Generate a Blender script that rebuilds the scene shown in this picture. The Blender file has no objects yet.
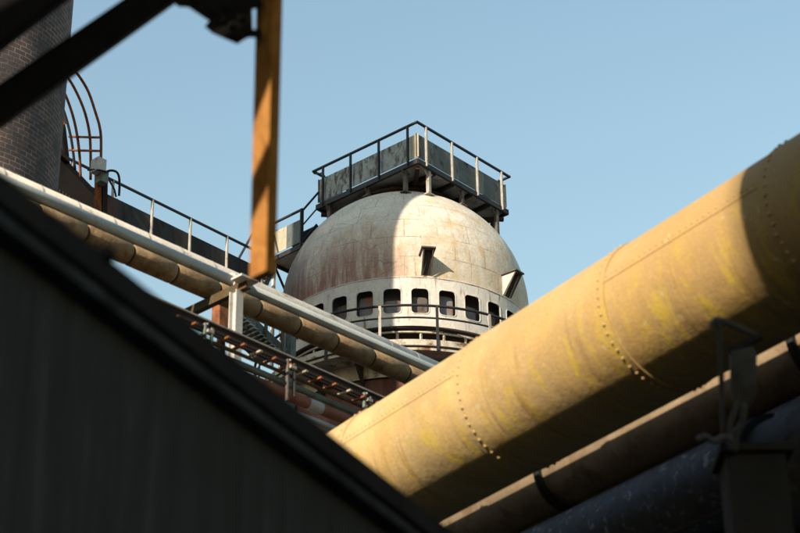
import bpy, math, random
from mathutils import Vector as V
random.seed(7)
S = bpy.context.scene
COL = S.collection
R = math.radians
PI = math.pi

# ------------------------------------------------------------------ camera
F = 1889.0                       # focal length in photo pixels (85 mm on 36 mm film, photo 800 px wide)
PITCH, ROLL = R(28), R(0.7)
CAM = V((0, 0, 1.7))
FW = V((0, math.cos(PITCH), math.sin(PITCH)))
_u, _r = V((0, -math.sin(PITCH), math.cos(PITCH))), V((1, 0, 0))
UP = _u * math.cos(ROLL) + _r * math.sin(ROLL)
RT = _r * math.cos(ROLL) - _u * math.sin(ROLL)
def ray(x, y): return RT * ((x - 400) / F) + UP * ((266.5 - y) / F) + FW
def P(x, y, d): return CAM + ray(x, y) * d
def H(x, y, z):
    r = ray(x, y)
    return CAM + r * ((z - CAM.z) / r.z)
def HL(a, d, b):                 # a level line through two sight lines, starting d metres away
    A = P(a[0], a[1], d)
    return A, H(b[0], b[1], A.z)
def pix(q):
    v = q - CAM
    w = v.dot(FW)
    return 400 + F * v.dot(RT) / w, 266.5 - F * v.dot(UP) / w
Z = V((0, 0, 1))
SUN_A, SUN_E = R(35), R(26)
SUN = V((-math.cos(SUN_E) * math.sin(SUN_A), -math.cos(SUN_E) * math.cos(SUN_A), math.sin(SUN_E)))

cd = bpy.data.cameras.new('camera')
cam = bpy.data.objects.new('camera', cd); COL.objects.link(cam)
from mathutils import Matrix
m = Matrix((RT, UP, -FW)).transposed().to_4x4(); m.translation = CAM
cam.matrix_world = m
cd.sensor_width = 36; cd.lens = 36 * F / 800; cd.clip_end = 3000
cd.dof.use_dof = True; cd.dof.focus_distance = 50; cd.dof.aperture_fstop = 1.7
cd.dof.aperture_blades = 9
S.camera = cam

# ------------------------------------------------------------------ light
w = bpy.data.worlds.new('World'); S.world = w; w.use_nodes = True
nt = w.node_tree
bg = nt.nodes['Background']
sky = nt.nodes.new('ShaderNodeTexSky'); sky.sky_type = 'NISHITA'; sky.sun_disc = False
sky.sun_elevation = SUN_E; sky.sun_rotation = math.atan2(SUN.x, SUN.y)
sky.altitude = 50; sky.air_density = 2.4; sky.dust_density = 1.0; sky.ozone_density = 3.5
nt.links.new(sky.outputs[0], bg.inputs[0]); bg.inputs[1].default_value = 0.13
sl = bpy.data.lights.new('sun', 'SUN'); sl.energy = 5.0; sl.angle = R(0.5); sl.color = (1.0, 0.85, 0.66)
so = bpy.data.objects.new('sun', sl); COL.objects.link(so)
so.rotation_euler = SUN.to_track_quat('Z', 'Y').to_euler(); so.location = (-30, -40, 60)
S.view_settings.view_transform = 'Standard'; S.view_settings.look = 'None'
S.view_settings.exposure = 0.66; S.view_settings.gamma = 1.0; S.view_settings.use_curve_mapping = False

# ------------------------------------------------------------------ materials
def newmat(name):
    m = bpy.data.materials.new(name); m.use_nodes = True
    n = m.node_tree; b = n.nodes['Principled BSDF']
    return m, n, b
def nd(n, t, **kw):
    x = n.nodes.new(t)
    for k, v in kw.items(): setattr(x, k, v)
    return x
def ramp(n, src, stops):
    r = n.nodes.new('ShaderNodeValToRGB')
    e = r.color_ramp.elements
    while len(e) < len(stops): e.new(0.5)
    for el, (p, c) in zip(e, stops):
        el.position = p; el.color = (c, c, c, 1) if not hasattr(c, '__len__') else (*c, 1)
    n.links.new(src, r.inputs[0]); return r.outputs[0]
def coords(n, src, scale, rot=(0, 0, 0)):
    mp = n.nodes.new('ShaderNodeMapping'); mp.inputs['Scale'].default_value = scale; mp.inputs['Rotation'].default_value = rot
    if src == 'obj':
        tc = n.nodes.new('ShaderNodeTexCoord'); n.links.new(tc.outputs['Object'], mp.inputs[0])
    else:
        at = n.nodes.new('ShaderNodeAttribute'); at.attribute_name = src; n.links.new(at.outputs['Vector'], mp.inputs[0])
    return mp.outputs[0]
def noise(n, vec, scale, detail=6, rough=0.6, dist=0.0):
    x = n.nodes.new('ShaderNodeTexNoise'); x.inputs['Scale'].default_value = scale
    x.inputs['Detail'].default_value = detail; x.inputs['Roughness'].default_value = rough; x.inputs['Distortion'].default_value = dist
    n.links.new(vec, x.inputs[0]); return x.outputs[0]
def mixc(n, fac, a, b, mode='MIX'):
    x = n.nodes.new('ShaderNodeMix'); x.data_type = 'RGBA'; x.blend_type = mode
    def put(s, v):
        if hasattr(v, 'links') or hasattr(v, 'is_linked'): n.links.new(v, s)
        elif hasattr(v, '__len__'): s.default_value = (*v, 1)
        else: s.default_value = v
    put(x.inputs[0], fac); put(x.inputs[6], a); put(x.inputs[7], b); return x.outputs[2]
def math2(n, op, a, b):
    x = n.nodes.new('ShaderNodeMath'); x.operation = op
    for s, v in zip(x.inputs, (a, b)):
        if hasattr(v, 'is_linked'): n.links.new(v, s)
        else: s.default_value = v
    return x.outputs[0]
def bump(n, b, h, strength, dist):
    x = n.nodes.new('ShaderNodeBump'); x.inputs['Strength'].default_value = strength; x.inputs['Distance'].default_value = dist
    n.links.new(h, x.inputs['Height']); n.links.new(x.outputs[0], b.inputs['Normal'])
def worn(name, paint, rust, lo=.5, hi=.65, scale=3.0, streak=(1, 1, 1), src='obj', rough=.7, vary=.35, fine=18, metal=0.0, bmp=.25, bd=.01, spec=.3, runs=0.0):
    """paint with rust showing through in patches, plus a finer change of tone"""
    m, n, b = newmat(name)
    if name not in IN_SHADE: paint, rust = tuple(c * ALB for c in paint), tuple(c * ALB for c in rust)
    v = coords(n, src, streak)
    v0 = coords(n, src, (1, 1, 1))
    mask = ramp(n, noise(n, v, scale, 8, .65, .3), [(lo, 0), (hi, 1)])
    if runs:
        rv = noise(n, coords(n, src, (8, 8, .55)), 1.5, 4, .5)
        rg = noise(n, v0, 1.3, 3, .5)
        rm = math2(n, 'MULTIPLY', ramp(n, rv, [(.60, 0), (.68, 1)]), ramp(n, rg, [(.42, 0), (.58, runs)]))
        mask = math2(n, 'MAXIMUM', mask, rm)
    tone = noise(n, v0, fine, 6, .65)
    tone2 = noise(n, v0, scale * .7, 4, .5)
    p2 = mixc(n, ramp(n, tone2, [(.3, 0), (.7, 1)]), paint, tuple(c * (1 - vary) for c in paint))
    r2 = mixc(n, ramp(n, tone, [(.35, 0), (.7, 1)]), rust, tuple(c * .5 for c in rust))
    c = mixc(n, mask, p2, r2)
    c = mixc(n, .5, c, mixc(n, 1.0, c, ramp(n, tone, [(.25, .45), (.75, 1.0)]), 'MULTIPLY'))
    n.links.new(c, b.inputs['Base Color'])
    rr = ramp(n, mask, [(0, rough), (1, min(1, rough + .2))]); n.links.new(rr, b.inputs['Roughness'])
    b.inputs['Metallic'].default_value = metal
    b.inputs['Specular IOR Level'].default_value = spec
    bump(n, b, math2(n, 'ADD', tone, math2(n, 'MULTIPLY', mask, .6)), bmp, bd)
    return m

ALB = .84                        # common factor dimming sunlit materials to balance exposure; shaded ones stay out
IN_SHADE = {'black_painted_steel', 'near_black_steel', 'dark_eave_steel', 'deck_underside', 'inner_drum_steel', 'flaking_grey_paint',  # materials seen in shade, kept out of the dimming
         'flaked_blue_grey_pipe', 'blue_grey_pipe', 'brown_lagging', 'ash_ground', 'dark_rust', 'stove_body_rust'}
M = {}
M['girder'] = worn('black_painted_steel', (.024, .023, .024), (.032, .026, .022), .55, .7, 5, rough=.85, spec=.1)
M['post'] = worn('orange_rusted_steel', (.74, .345, .085), (.50, .19, .05), .48, .66, 5, (2, 2, .5), rough=.8, vary=.3)
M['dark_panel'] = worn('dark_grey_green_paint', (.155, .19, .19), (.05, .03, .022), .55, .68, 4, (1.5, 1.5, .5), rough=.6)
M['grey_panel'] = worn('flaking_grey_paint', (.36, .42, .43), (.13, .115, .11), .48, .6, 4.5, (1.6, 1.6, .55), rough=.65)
M['bridge_panel'] = worn('weathered_dark_sheet', (.05, .052, .052), (.05, .03, .02), .5, .68, 2.5, (1.2, 1.2, .5), rough=.65)
M['pale_steel'] = worn('pale_steel_paint', (.55, .52, .47), (.22, .12, .07), .58, .72, 6, rough=.6)
M['cream_panel'] = worn('cream_sheet', (.62, .56, .42), (.30, .16, .06), .55, .7, 3, rough=.6)  # also lightens panel parts that stand in sun
M['grey_steel'] = worn('grey_brown_steel', (.17, .15, .14), (.12, .075, .05), .5, .68, 5, rough=.7)
M['dark_rail'] = worn('dark_rail_paint', (.035, .034, .04), (.07, .035, .02), .55, .7, 6, rough=.55)
M['rust'] = worn('orange_rust', (.40, .15, .06), (.20, .07, .035), .45, .65, 5, rough=.85)
M['rust_dark'] = worn('dark_rust', (.045, .032, .028), (.075, .042, .026), .5, .68, 3, rough=.85)
M['deck'] = worn('deck_underside', (.42, .42, .44), (.24, .19, .16), .5, .66, 2, rough=.7)
M['band'] = worn('band_white_paint', (.84, .81, .75), (.30, .15, .08), .61, .72, 2.6, (1.3, 1.3, .45), rough=.6, vary=.22, fine=14, runs=.8)
M['drum'] = worn('inner_drum_steel', (.235, .235, .27), (.34, .16, .095), .53, .63, 1.9, (1, 1, .5), rough=.7)
M['gallery'] = worn('gallery_cream', (.74, .69, .58), (.25, .12, .06), .53, .66, 3, rough=.6, runs=.8)
M['body'] = worn('stove_body_rust', (.22, .105, .08), (.13, .06, .05), .42, .62, 1.2, (1.6, 1.6, .25), rough=.8)
M['vent'] = worn('vent_sheet', (.80, .75, .68), (.34, .16, .09), .58, .72, 6, rough=.65)
M['vent_dark'] = worn('vent_shade_sheet', (.07, .06, .055), (.12, .06, .04), .5, .65, 6, rough=.8)
M['clad'] = worn('pale_pipe_cladding', (.82, .76, .66), (.34, .22, .15), .58, .74, 3, (1, 1, 1.5), rough=.6, vary=.22, fine=22)
M['glossy'] = worn('blue_white_pipe_paint', (.46, .51, .51), (.25, .15, .09), .62, .74, 4, rough=.35, vary=.15)
M['lag'] = worn('brown_lagging', (.38, .26, .14), (.24, .145, .07), .45, .66, 5, rough=.9, bmp=.5, bd=.02)
M['green_pipe'] = worn('pale_green_pipe', (.27, .34, .30), (.25, .14, .08), .55, .7, 4, rough=.55)
M['pink_pipe'] = worn('salmon_rust_pipe', (.46, .20, .135), (.28, .11, .07), .5, .68, 5, rough=.75)
M['olive'] = worn('olive_rust', (.13, .105, .055), (.17, .085, .03), .48, .64, 6, rough=.8)
M['white'] = worn('white_steel_paint', (.74, .72, .68), (.35, .2, .12), .62, .74, 5, rough=.55, vary=.15)
M['shade_pipe'] = worn('blue_grey_pipe', (.11, .117, .13), (.075, .065, .058), .5, .65, 3, rough=.75)
M['strip_pipe'] = worn('soot_brown_pipe', (.43, .32, .20), (.31, .21, .115), .5, .65, 3, rough=.8)
M['speck_pipe'] = worn('flaked_blue_grey_pipe', (.15, .16, .185), (.55, .58, .63), .57, .66, 7, (1, 1, 1), rough=.7, fine=14)
M['ground'] = worn('ash_ground', (.10, .092, .08), (.06, .055, .05), .4, .65, .6, rough=.95)
M['brick_off'] = worn('grey_building_sheet', (.16, .15, .14), (.12, .08, .06), .5, .7, .4, rough=.8)

# dome shell: cream paint, plate joints, crazing, red stains that gather above the skirt
def dome_mat():
    m, n, b = newmat('dome_cream_paint')
    at = 'coord'                                        # x = arc metres round, y = metres up
    o = coords(n, 'obj', (1, 1, 1))
    st = coords(n, 'obj', (2.6, 2.6, .42)); st2 = coords(n, 'obj', (7, 7, .6))
    sep = n.nodes.new('ShaderNodeSeparateXYZ')
    a = n.nodes.new('ShaderNodeAttribute'); a.attribute_name = at; n.links.new(a.outputs['Vector'], sep.inputs[0])
    def mr(src, a0, a1, b0=0, b1=1):
        x = n.nodes.new('ShaderNodeMapRange'); n.links.new(src, x.inputs[0])
        for k, v in zip((1, 2, 3, 4), (a0, a1, b0, b1)): x.inputs[k].default_value = v
        return x.outputs[0]
    X, Y = sep.outputs[0], sep.outputs[1]
    c0 = mixc(n, ramp(n, noise(n, o, 1.1, 6, .6), [(.35, 0), (.65, 1)]), (.82, .765, .65), (.69, .66, .58))
    c0 = mixc(n, math2(n, 'MULTIPLY', ramp(n, noise(n, st, 1.6, 7, .6), [(.50, 0), (.66, 1)]), .6), c0, (.60, .47, .31))
    fl = ramp(n, noise(n, o, 2.6, 9, .72, .6), [(.54, 0), (.58, 1)])
    c0 = mixc(n, math2(n, 'MULTIPLY', fl, .6), c0, (.80, .77, .71))
    rn = ramp(n, noise(n, st, 2.2, 7, .6), [(.26, 0), (.56, 1)])
    # tan stain low all round, red rust bloom low on the left flank, soot on the far left
    low = mr(Y, 1.15, -.45)
    c0 = mixc(n, math2(n, 'MULTIPLY', math2(n, 'MULTIPLY', low, rn), .45), c0, (.60, .42, .22))
    low2 = mr(Y, 1.55, -.35)
    rust = math2(n, 'MULTIPLY', math2(n, 'MULTIPLY', low2, mr(X, .6, -.9)), rn)
    c0 = mixc(n, rust, c0, (.34, .165, .135))
    c0 = mixc(n, math2(n, 'MULTIPLY', mr(X, -2.7, -4.3), ramp(n, noise(n, st, 1.5, 6, .6), [(.3, .25), (.55, 1)])), c0, (.085, .062, .058))
    # thin sharp rust runs
    rr = math2(n, 'MULTIPLY', ramp(n, noise(n, st2, 1.7, 4, .5), [(.66, 0), (.71, 1)]), ramp(n, noise(n, o, .9, 3, .5), [(.45, 0), (.6, 1)]))
    c0 = mixc(n, math2(n, 'MULTIPLY', rr, .8), c0, (.34, .19, .10))
    spots = ramp(n, noise(n, o, 9, 4, .6), [(.70, 0), (.74, 1)])
    c0 = mixc(n, math2(n, 'MULTIPLY', spots, .75), c0, (.30, .19, .12))
    # crazing in two sizes, patchy
    dv = n.nodes.new('ShaderNodeMix'); dv.data_type = 'VECTOR'; dv.inputs[0].default_value = .16
    nn = n.nodes.new('ShaderNodeTexNoise'); nn.inputs['Scale'].default_value = 3; n.links.new(o, nn.inputs[0])
    n.links.new(o, dv.inputs[4]); n.links.new(nn.outputs[1], dv.inputs[5])
    for sc, wd_, amt, off in ((1.3, .014, .6, .8), (2.6, .018, .55, 1.1)):
        vo = n.nodes.new('ShaderNodeTexVoronoi'); vo.feature = 'DISTANCE_TO_EDGE'; vo.inputs['Scale'].default_value = sc
        n.links.new(dv.outputs[1], vo.inputs[0])
        gate = math2(n, 'MULTIPLY', ramp(n, noise(n, o, off, 3, .5), [(.46, 0), (.58, amt)]), mr(X, .9, -.6, .3, 1))
        c0 = mixc(n, math2(n, 'MULTIPLY', ramp(n, vo.outputs[0], [(0, 1), (wd_, 0)]), gate), c0, (.15, .105, .075))
    # plate joints, worn unevenly
    bk = n.nodes.new('ShaderNodeTexBrick'); bk.inputs['Scale'].default_value = 1
    bk.inputs['Brick Width'].default_value = .92; bk.inputs['Row Height'].default_value = .62
    bk.inputs['Mortar Size'].default_value = .014; bk.inputs['Mortar Smooth'].default_value = .5
    n.links.new(a.outputs['Vector'], bk.inputs[0])
    jg = ramp(n, noise(n, o, 1.7, 5, .6), [(.44, .03), (.62, .62)])
    c0 = mixc(n, math2(n, 'MULTIPLY', bk.outputs['Fac'], jg), c0, (.2, .13, .08))
    c0 = mixc(n, math2(n, 'MULTIPLY', ramp(n, noise(n, o, 1.9, 7, .65, .4), [(.50, 0), (.66, .65)]), mr(X, -.4, .8, .25, 1)), c0, (.66, .47, .23))
    dirt = noise(n, o, 16, 6, .7)
    c0 = mixc(n, .55, c0, mixc(n, 1.0, c0, ramp(n, dirt, [(.3, .5), (.65, 1)]), 'MULTIPLY'))
    c0 = mixc(n, 1.0, c0, (ALB, ALB, ALB), 'MULTIPLY')
    n.links.new(c0, b.inputs['Base Color'])
    b.inputs['Roughness'].default_value = .62; b.inputs['Specular IOR Level'].default_value = .3
    h = math2(n, 'ADD', noise(n, o, 5, 6, .6), math2(n, 'MULTIPLY', noise(n, o, 1.3, 3, .5), 2.5))
    bump(n, b, math2(n, 'SUBTRACT', h, math2(n, 'MULTIPLY', bk.outputs['Fac'], .8)), .4, .03)
    return m
M['dome'] = dome_mat()

# ochre riveted pipe: coord x = metres along, y = metres round
def ochre(name, base, deep, lichen):
    m, n, b = newmat(name)
    fine = coords(n, 'coord', (1, 1, 0)); run = coords(n, 'coord', (3.6, .8, 0)); run3 = coords(n, 'coord', (16, 1.1, 0))
    run2 = coords(n, 'coord', (2.4, .8, 0))
    sep = n.nodes.new('ShaderNodeSeparateXYZ'); a = n.nodes.new('ShaderNodeAttribute'); a.attribute_name = 'coord'
    n.links.new(a.outputs['Vector'], sep.inputs[0])
    def mr(src, a0, a1, b0=0, b1=1):
        x = n.nodes.new('ShaderNodeMapRange'); n.links.new(src, x.inputs[0])
        for k, v in zip((1, 2, 3, 4), (a0, a1, b0, b1)): x.inputs[k].default_value = v
        return x.outputs[0]
    lo = mr(sep.outputs[1], .25, -.55)
    c = mixc(n, ramp(n, noise(n, fine, .9, 7, .62, .3), [(.36, 0), (.62, 1)]), base, tuple(x * .70 for x in base))
    c = mixc(n, math2(n, 'MULTIPLY', mr(sep.outputs[0], -2.4, 1.8), .9), c, (.50, .325, .13))
    c = mixc(n, math2(n, 'MULTIPLY', ramp(n, noise(n, run, .8, 7, .62, .7), [(.46, 0), (.64, 1)]), mr(lo, 0, 1, .3, .85)), c, deep)
    c = mixc(n, math2(n, 'MULTIPLY', ramp(n, noise(n, run3, .8, 5, .6, .4), [(.55, 0), (.68, .7)]), lo), c, tuple(x * .62 for x in deep))
    lm = math2(n, 'MULTIPLY', ramp(n, noise(n, run2, 1.9, 9, .74, .6), [(.52, 0), (.60, 1)]), lo)
    c = mixc(n, math2(n, 'MULTIPLY', lm, .7), c, lichen)
    sp = ramp(n, noise(n, fine, 7.5, 4, .55, .2), [(.66, 0), (.70, 1)])
    c = mixc(n, math2(n, 'MULTIPLY', sp, .7), c, (.70, .60, .36))
    chips = ramp(n, noise(n, fine, 13, 6, .7), [(.66, 0), (.70, 1)])
    c = mixc(n, math2(n, 'MULTIPLY', chips, .55), c, (.26, .14, .06))
    pit = ramp(n, noise(n, fine, 34, 5, .72), [(.32, .66), (.6, 1)])
    c = mixc(n, .65, c, mixc(n, 1.0, c, pit, 'MULTIPLY'))
    c = mixc(n, 1.0, c, (ALB, ALB, ALB), 'MULTIPLY')
    n.links.new(c, b.inputs['Base Color']); b.inputs['Roughness'].default_value = .72
    b.inputs['Specular IOR Level'].default_value = .3
    h = math2(n, 'ADD', noise(n, fine, 24, 6, .65), math2(n, 'MULTIPLY', noise(n, run, .8, 5, .6), 1.2))
    h = math2(n, 'ADD', h, math2(n, 'MULTIPLY', noise(n, fine, 1.6, 3, .5), 6))
    h = math2(n, 'SUBTRACT', h, math2(n, 'MULTIPLY', chips, .6))
    bump(n, b, h, .45, .014)
    return m
M['ochre'] = ochre('ochre_weathered_steel', (.76, .55, .265), (.60, .385, .125), (.72, .53, .06))

def brickmat():
    m, n, b = newmat('sooty_brick')
    a = coords(n, 'coord', (1, 1, 1)); o = coords(n, 'obj', (1, 1, 1))
    bk = n.nodes.new('ShaderNodeTexBrick'); n.links.new(a, bk.inputs[0])
    bk.inputs['Scale'].default_value = 1; bk.inputs['Brick Width'].default_value = .27; bk.inputs['Row Height'].default_value = .115
    bk.inputs['Mortar Size'].default_value = .009; bk.inputs['Mortar Smooth'].default_value = .3
    bk.inputs['Color1'].default_value = (.085, .058, .056, 1); bk.inputs['Color2'].default_value = (.15, .092, .082, 1)
    bk.inputs['Mortar'].default_value = (.30, .28, .27, 1); bk.inputs['Bias'].default_value = -.2
    c = mixc(n, ramp(n, noise(n, o, 1.2, 6, .6), [(.38, 0), (.62, .85)]), bk.outputs[0], (.045, .04, .043))
    c = mixc(n, .5, c, mixc(n, 1.0, c, ramp(n, noise(n, o, 14, 5, .6), [(.3, .4), (.7, 1)]), 'MULTIPLY'))
    n.links.new(c, b.inputs['Base Color']); b.inputs['Roughness'].default_value = .9
    bump(n, b, math2(n, 'SUBTRACT', noise(n, o, 20, 4, .6), math2(n, 'MULTIPLY', bk.outputs['Fac'], 2)), .6, .012)
    return m
M['brick'] = brickmat()

def sidingmat():
    m, n, b = newmat('black_sheet_siding')
    o = coords(n, 'coord', (22, .5, 0)); o2 = coords(n, 'coord', (1, 1, 0))
    s = noise(n, o, 1.6, 6, .6)
    c = mixc(n, ramp(n, s, [(.5, 0), (.72, 1)]), (.024, .024, .027), (.085, .085, .094))
    c = mixc(n, ramp(n, noise(n, o2, 3, 6, .6), [(.4, 0), (.7, .6)]), c, (.022, .021, .021))
    n.links.new(c, b.inputs['Base Color']); b.inputs['Roughness'].default_value = .7
    bump(n, b, s, .3, .01)
    return m
M['siding'] = sidingmat()
M['gutter'] = worn('dark_eave_steel', (.055, .058, .066), (.02, .02, .022), .45, .65, 3, (1, 1, 1), rough=.6)
M['black'] = worn('near_black_steel', (.036, .036, .038), (.045, .04, .036), .5, .7, 4, rough=.85, spec=.1)

# ------------------------------------------------------------------ mesh helpers
class MB:
    def __init__(s): s.v, s.f, s.c, s.sm = [], [], {}, set()
    def add(s, vs, fs, coord=None, smooth=False):
        o = len(s.v); s.v += [V(x) for x in vs]
        if coord:
            for i, c in enumerate(coord): s.c[o + i] = c
        for f in fs:
            if smooth: s.sm.add(len(s.f))
            s.f.append([o + i for i in f])
        return s
    def box(s, c, ax, ay, az):       # half-axis vectors
        vs = [c + ax * i + ay * j + az * k for i in (-1, 1) for j in (-1, 1) for k in (-1, 1)]
        return s.add(vs, [(0, 1, 3, 2), (4, 6, 7, 5), (0, 4, 5, 1), (2, 3, 7, 6), (0, 2, 6, 4), (1, 5, 7, 3)])
    def bar(s, a, b, w, h, up=Z):    # straight bar, w across, h along up
        a, b = V(a), V(b); d = (b - a); L = d.length; d.normalize()
        if abs(d.dot(up)) > .97: up = V((.74, -.67, 0))
        x = d.cross(up).normalized(); y = x.cross(d).normalized()
        return s.box((a + b) / 2, d * (L / 2), x * (w / 2), y * (h / 2))
    def channel(s, a, b, h, w, t, side, up=Z):   # web h high, flanges w wide pointing to side
        a, b = V(a), V(b); side = V(side).normalized()
        s.bar(a, b, t, h, up)
        for k in (-1, 1):
            o = up * (k * (h / 2 - t / 2)) + side * ((w + t) / 2)
            s.bar(a + o, b + o, w, t, up)
        return s
    def tube(s, pts, r, n=10, caps=True, coord=False, r2=None):
        pts = [V(p) for p in pts]; rings = []; acc = 0
        t0 = (pts[1] - pts[0]).normalized()
        ref = Z if abs(t0.z) < .9 else V((1, 0, 0))
        x = t0.cross(ref).normalized(); vs, cs = [], []
        for i, p in enumerate(pts):
            if i == 0: t = pts[1] - pts[0]
            elif i == len(pts) - 1: t = pts[-1] - pts[-2]
            else: t = (pts[i + 1] - pts[i]).normalized() + (pts[i] - pts[i - 1]).normalized()
            t.normalize(); x = (x - t * x.dot(t)).normalized(); y = x.cross(t)
            rr = r[i] if hasattr(r, '__len__') else r
            if i: acc += (p - pts[i - 1]).length
            for k in range(n):
                a = 2 * PI * k / n
                vs.append(p + (x * math.cos(a) + y * math.sin(a)) * rr); cs.append((acc, (a if a <= PI else a - 2 * PI) * rr, 0))
        fs = [(i * n + k, i * n + (k + 1) % n, (i + 1) * n + (k + 1) % n, (i + 1) * n + k) for i in range(len(pts) - 1) for k in range(n)]
        s.add(vs, fs, cs if coord else None, True)
        if caps:
            o = len(s.v) - len(vs)
            s.f.append([o + k for k in range(n)][::-1]); s.f.append([o + (len(pts) - 1) * n + k for k in range(n)])
        return s
    def lathe(s, c, prof, n=64, a0=0, a1=2 * PI, coord=False, smooth=True, close=False):
        # prof: (radius, z) outward-facing order upward; angle 0 faces the viewer (-Y), growing to the right (+X)
        full = abs(a1 - a0 - 2 * PI) < 1e-6; k = n if full else n + 1; vs, cs = [], []
        for (r, z) in prof:
            for i in range(k):
                a = a0 + (a1 - a0) * i / n
                vs.append(c + V((math.sin(a) * r, -math.cos(a) * r, z)))
                aa = a if a <= PI else a - 2 * PI
                cs.append((aa * prof[0][0], z, 0))
        fs = []
        m = len(prof); rows = m if close else m - 1
        for j in range(rows):
            for i in range(n):
                i2 = (i + 1) % k; j2 = (j + 1) % m
                fs.append((j * k + i, j * k + i2, j2 * k + i2, j2 * k + i))
        return s.add(vs, fs, cs if coord else None, smooth)
    def prism(s, pts, ext):           # flat outline pushed along ext
        pts = [V(p) for p in pts]; n = len(pts); e = V(ext)
        vs = pts + [p + e for p in pts]
        fs = [list(range(n))[::-1], list(range(n, 2 * n))] + [(i, (i + 1) % n, n + (i + 1) % n, n + i) for i in range(n)]
        return s.add(vs, fs)
    def rivet(s, p, nrm, r):
        nrm = V(nrm).normalized(); x = nrm.orthogonal().normalized(); y = nrm.cross(x); vs = []
        for (rr, h) in ((1, 0), (.8, .45), (.35, .72)):
            for k in range(7): 
                a = 2 * PI * k / 7; vs.append(p + (x * math.cos(a) + y * math.sin(a)) * r * rr + nrm * r * h)
        fs = [(j * 7 + k, j * 7 + (k + 1) % 7, j * 7 + 7 + (k + 1) % 7, j * 7 + 7 + k) for j in (0, 1) for k in range(7)] + [[14 + k for k in range(7)]]
        return s.add(vs, fs, None, True)
    def build(s, name, mat, parent=None, label=None, cat=None, group=None, kind=None, bevel=0):
        me = bpy.data.meshes.new(name)
        off = V((0, 0, 0)); q = parent
        while q is not None: off = off + q.location; q = q.parent
        me.from_pydata([p - off for p in s.v], [], s.f)
        if s.c:
            at = me.attributes.new('coord', 'FLOAT_VECTOR', 'POINT')
            for i, c in s.c.items(): at.data[i].vector = c
        for i in s.sm: me.polygons[i].use_smooth = True
        me.materials.append(mat)
        o = bpy.data.objects.new(name, me); COL.objects.link(o)
        o.shadow_terminator_geometry_offset = 0
        if parent is not None: o.parent = parent
        if bevel:
            b = o.modifiers.new('bevel', 'BEVEL'); b.width = bevel; b.segments = 2; b.limit_method = 'ANGLE'
        tag(o, label, cat, group, kind)
        return o
def tag(o, label=None, cat=None, group=None, kind=None):
    if label: o['label'] = label
    if cat: o['category'] = cat
    if group: o['group'] = group
    if kind: o['kind'] = kind
def thing(name, loc, label, cat, group=None):
    o = bpy.data.objects.new(name, None); o.empty_display_size = .3; COL.objects.link(o)
    o.location = loc; tag(o, label, cat, group); return o

D1 = V((.684, .729, 0)).normalized()      # grid of the works: right and away
D2 = V((-D1.y, D1.x, 0))                  # left and away

# ------------------------------------------------------------------ ground
g = MB(); g.add([(-1500, -1500, 0), (1500, -1500, 0), (1500, 1500, 0), (-1500, 1500, 0)], [(0, 1, 2, 3)])
g.build('ground', M['ground'], kind='structure')

# ------------------------------------------------------------------ hot blast stove
D = P(405, 315, 52); RD = 3.41
def zf(r, y):                              # height (from D) at which the front of a ring of radius r is seen at photo row y
    lo, hi = -12.0, 8.0
    for _ in range(50):
        z = (lo + hi) / 2
        if pix(D + V((0, -r, z)))[1] > y: lo = z
        else: hi = z
    return lo
stove = thing('hot_blast_stove', (D.x, D.y, 0), 'cream domed hot blast stove with a white band of rounded windows', 'stove')
zt = zf(RD, 277); zb = zf(RD, 327)
b = MB()
prof = [(RD, zt - .01), (RD, zt * .5), (RD, 0)] + [(RD * math.cos(a), RD * math.sin(a)) for a in [PI / 2 * i / 26 for i in range(1, 26)]] + [(.02, RD)]
b.lathe(D, prof, 120, coord=True); b.build('dome_shell', M['dome'], stove)
# skirt with real window openings
RS = RD + .03
NW = 30; sect = 2 * PI / NW; wa = .5 * 16.2 / 124 ; wz0, wz1 = zf(RS, 313), zf(RS, 288.5)
A0 = 6.4 / 180 * PI
zc = (wz0 + wz1) / 2; hh = (wz1 - wz0) / 2; ww = wa * RS; cr = .10
def rr_loop():                             # rounded rectangle, local metres
    pts = []
    for (cx, cy, a0) in ((1, 1, 0), (-1, 1, 90), (-1, -1, 180), (1, -1, 270)):
        for k in range(6):
            a = R(a0 + 90 * k / 5); pts.append((cx * (ww - cr) + cr * math.cos(a), cy * (hh - cr) + cr * math.sin(a)))
    return pts
loop = rr_loop()
def sk(a, z, r): return D + V((math.sin(a) * r, -math.cos(a) * r, z))
b = MB()
for i in range(NW):
    ac = A0 + i * sect; sx = sect / 2 * RS; inner = []; outer = []
    for (x, y) in loop:
        inner.append(sk(ac + x / RS, zc + y, RS))
        k = min(sx / max(abs(x), 1e-6), ((zt - zc) if y > 0 else (zc - zb)) / max(abs(y), 1e-6))
        outer.append((x * k, y * k))
    # snap one point of each corner run onto the true corner
    for cx, cy, st in ((1, 1, 0), (-1, 1, 6), (-1, -1, 12), (1, -1, 18)):
        best = min(range(st, st + 6), key=lambda q: (outer[q][0] - cx * sx) ** 2 + (outer[q][1] - ((zt - zc) if cy > 0 else (zb - zc))) ** 2)
        outer[best] = (cx * sx, (zt - zc) if cy > 0 else (zb - zc))
    op = [sk(ac + x / RS, zc + y, RS) for x, y in outer]
    n = len(loop)
    lip = [sk(ac + x / RS, zc + y, RS - .03) for x, y in loop]
    b.add(op + inner + lip, [(k, (k + 1) % n, n + (k + 1) % n, n + k) for k in range(n)] + [(n + k, n + (k + 1) % n, 2 * n + (k + 1) % n, 2 * n + k) for k in range(n)])
b.build('window_band', M['band'], stove)
b = MB(); b.lathe(D, [(RS + .0, zt - .03), (RS + .010, zt - .025), (RS + .010, zt - .004), (RS - .05, zt + .006)], 120); b.build('band_flange', M['band'], stove)
b = MB(); b.lathe(D, [(RD - .42, zb - .5), (RD - .42, zt + .1)], 96); b.build('inner_drum', M['drum'], stove)
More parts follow.
